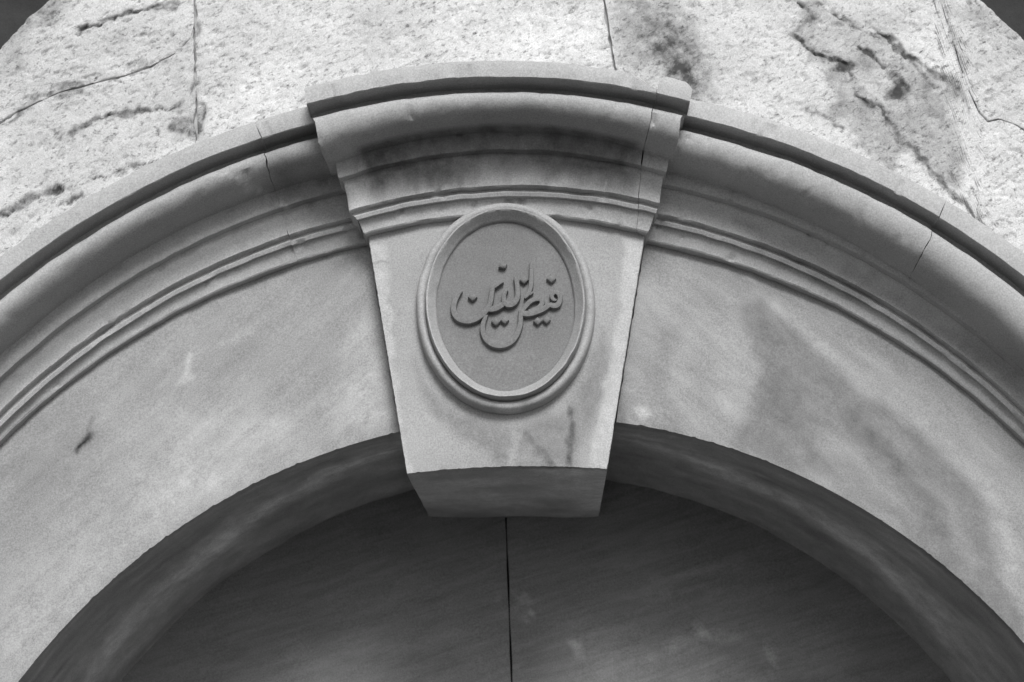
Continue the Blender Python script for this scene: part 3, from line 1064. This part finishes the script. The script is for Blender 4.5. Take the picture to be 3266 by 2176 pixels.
def wall_disp(V):
    P = V.copy()
    Q = np.c_[V[:, 0], V[:, 2], V[:, 1] * 0]
    wx = np.c_[V[:, 0] + .006 * fbm(Q, 60, 3, 91), V[:, 2] + .006 * fbm(Q, 60, 3, 95)]
    # tooled, weathered skin
    rot = np.c_[Q[:, 0] * .86 + Q[:, 1] * .5, (-Q[:, 0] * .5 + Q[:, 1] * .86) * 1.8, Q[:, 2]]
    skin = fbm(Q, 6, 3, 15) * .006 + fbm(rot, 26, 4, 33, .55) * .0014
    pit = fbm(rot, 55, 3, 37)
    skin += np.maximum(0, -pit - .45) * -.008
    dep = 0
    wv = np.clip(.75 + 1.1 * fbm(Q, 16, 3, 7), .15, 1.9)
    for pts, hw, dp in cracks:
        d, t = seg_dist(wx, pts)
        h = hw * wv
        k = (1 - sstep(h * .3, h * 1.5, d)) * dp * .6 * (.55 + .45 * np.clip(fbm(Q, 20, 2, 5) + .5, 0, 1.2))
        dep = np.maximum(dep, k)
    front = (V[:, 1] < YW + .01)
    P[:, 1] += np.where(front, -skin + dep, 0)
    return P


def line_x(p, q):
    return lambda z: p[0] + (q[0] - p[0]) * (z - p[1]) / (q[1] - p[1])


jA = line_x((-.742, ZC + 2.333), (-.731, ZC + 1.975))
jB = line_x((.236, ZC + 2.305), (.255, ZC + 2.123))
jC = line_x((1.037, ZC + 2.282), (1.074, ZC + 2.067))
CX = [(1.0, ZC + 2.50), (1.037, ZC + 2.282), (1.074, ZC + 2.067)] + [tuple(Z5(*p)) for p in ((1945, 600), (2000, 700), (2060, 760), (2130, 745), (2200, 772), (2300, 830), (2700, 1050))]
CX = np.array(CX)


def curve_c(x):
    return np.minimum(np.interp(x, CX[:, 0], CX[:, 1]), ring_top(x) - .001)


def top_three(x):
    return np.where(x < 1.001, ring_top(x), curve_c(x))


corner_l = lambda z: 1.022
end = lambda s: (lambda z: s * 1.50)
blocks = [
    (end(-1), jA, arch_top, l1, 'block below the long slanting crack at the left'),
    (end(-1), jA, l1, ring_top, 'block at the top left corner'),
    (jA, jB, arch_top, ring_top, 'broad pitted block above the keystone'),
    (jB, end(1), arch_top, top_three, 'cracked and veined block at the right'),
    (corner_l, end(1), curve_c, ring_top, 'block at the top right corner'),
]
for bi, (jl, jr, bot, top_, lab) in enumerate(blocks):
    gp = .0022
    xm0, xm1 = jl(ZC + 2.1), jr(ZC + 2.1)
    wd = xm1 - xm0
    nu = max(30, int(wd / .0042))
    nv = 190 if bot is not l1 and top_ is not l1 and bot is not curve_c else 110
    G = np.zeros((nu, nv, 3))
    u = np.linspace(0, 1, nu)
    for j in range(nv):
        v = j / (nv - 1)
        x = xm0 + wd * u
        for _ in range(3):
            zb, zt = bot(x), top_(x)
            zt = np.maximum(zt, zb + .001)
            z = (zb + gp) + (zt - zb - 2 * gp) * v
            xl = np.array([jl(q) for q in z]) + gp
            xr = np.array([jr(q) for q in z]) - gp
            x = xl + (xr - xl) * u
        G[:, j] = np.stack([x, np.full(nu, YW), z], -1)
    # uneven joint edges
    eg = fbm(G.reshape(-1, 3), 26, 3, 510 + bi).reshape(nu, nv)
    near = np.minimum(np.minimum(np.arange(nu)[:, None], nu - 1 - np.arange(nu)[:, None]) * 2.0,
                      np.minimum(np.arange(nv)[None], nv - 1 - np.arange(nv)[None]) * 2.0) * .0042
    rnd = np.exp(-near / .006)
    G[..., 0] += rnd * eg * .004
    # outer edge of the lunette wall rolls back into the dark surround
    dist = RR - np.hypot(G[..., 0] - RCX, G[..., 2] - RCZ)
    roll = np.clip(1 - dist / .05, 0, 1)
    G[..., 1] += rnd * .0016 + 0.0 * roll
    a = Acc().grid(wall_disp(G.reshape(-1, 3)).reshape(nu, nv, 3))
    F_ = a.V[0].reshape(nu, nv, 3)
    for e in (F_[0], F_[-1], F_[:, 0], F_[:, -1]):
        q = e.copy(); q[:, 1] = .06
        a.grid(np.stack([e, q], 0))
    o = a.build('stone_block', M_WALL, wall, wall_stain_shade, 60)
    o['label'] = lab
# mortar bed behind the joints
mo = Acc()
xs = np.linspace(-1.5, 1.5, 240)
G = np.zeros((240, 40, 3))
for i, x in enumerate(xs):
    zb = float(arch_top(x)); zt = max(float(ring_top(x)), zb + .001)
    G[i] = np.c_[np.full(40, x), np.full(40, -.012), np.linspace(zb, zt, 40)]
G[..., 1] += (fbm(G.reshape(-1, 3), 30, 3, 88) * .006).reshape(240, 40)
mo.grid(G).build('mortar', M_MORTAR, wall)

# ------------------------------------------------------------------ dark surround outside the lunette
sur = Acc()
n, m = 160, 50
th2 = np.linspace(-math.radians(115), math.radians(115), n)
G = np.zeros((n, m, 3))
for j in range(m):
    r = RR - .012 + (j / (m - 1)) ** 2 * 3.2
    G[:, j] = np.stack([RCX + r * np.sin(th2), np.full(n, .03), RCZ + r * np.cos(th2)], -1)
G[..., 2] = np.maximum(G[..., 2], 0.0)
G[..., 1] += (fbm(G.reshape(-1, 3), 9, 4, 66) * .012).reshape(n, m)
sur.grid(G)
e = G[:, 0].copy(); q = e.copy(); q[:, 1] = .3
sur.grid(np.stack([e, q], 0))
for s in (-1, 1):                              # and down to the street on either side
    sur.grid(np.array([[(s * 1.6, .05, 0), (s * 1.6, .05, ZC + 1.0)], [(s * 4.7, .05, 0), (s * 4.7, .05, ZC + 1.0)]]))
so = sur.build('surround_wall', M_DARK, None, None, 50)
so['label'] = 'wall with shade put into its near-black colour, showing in the two top corners behind the pale wall'
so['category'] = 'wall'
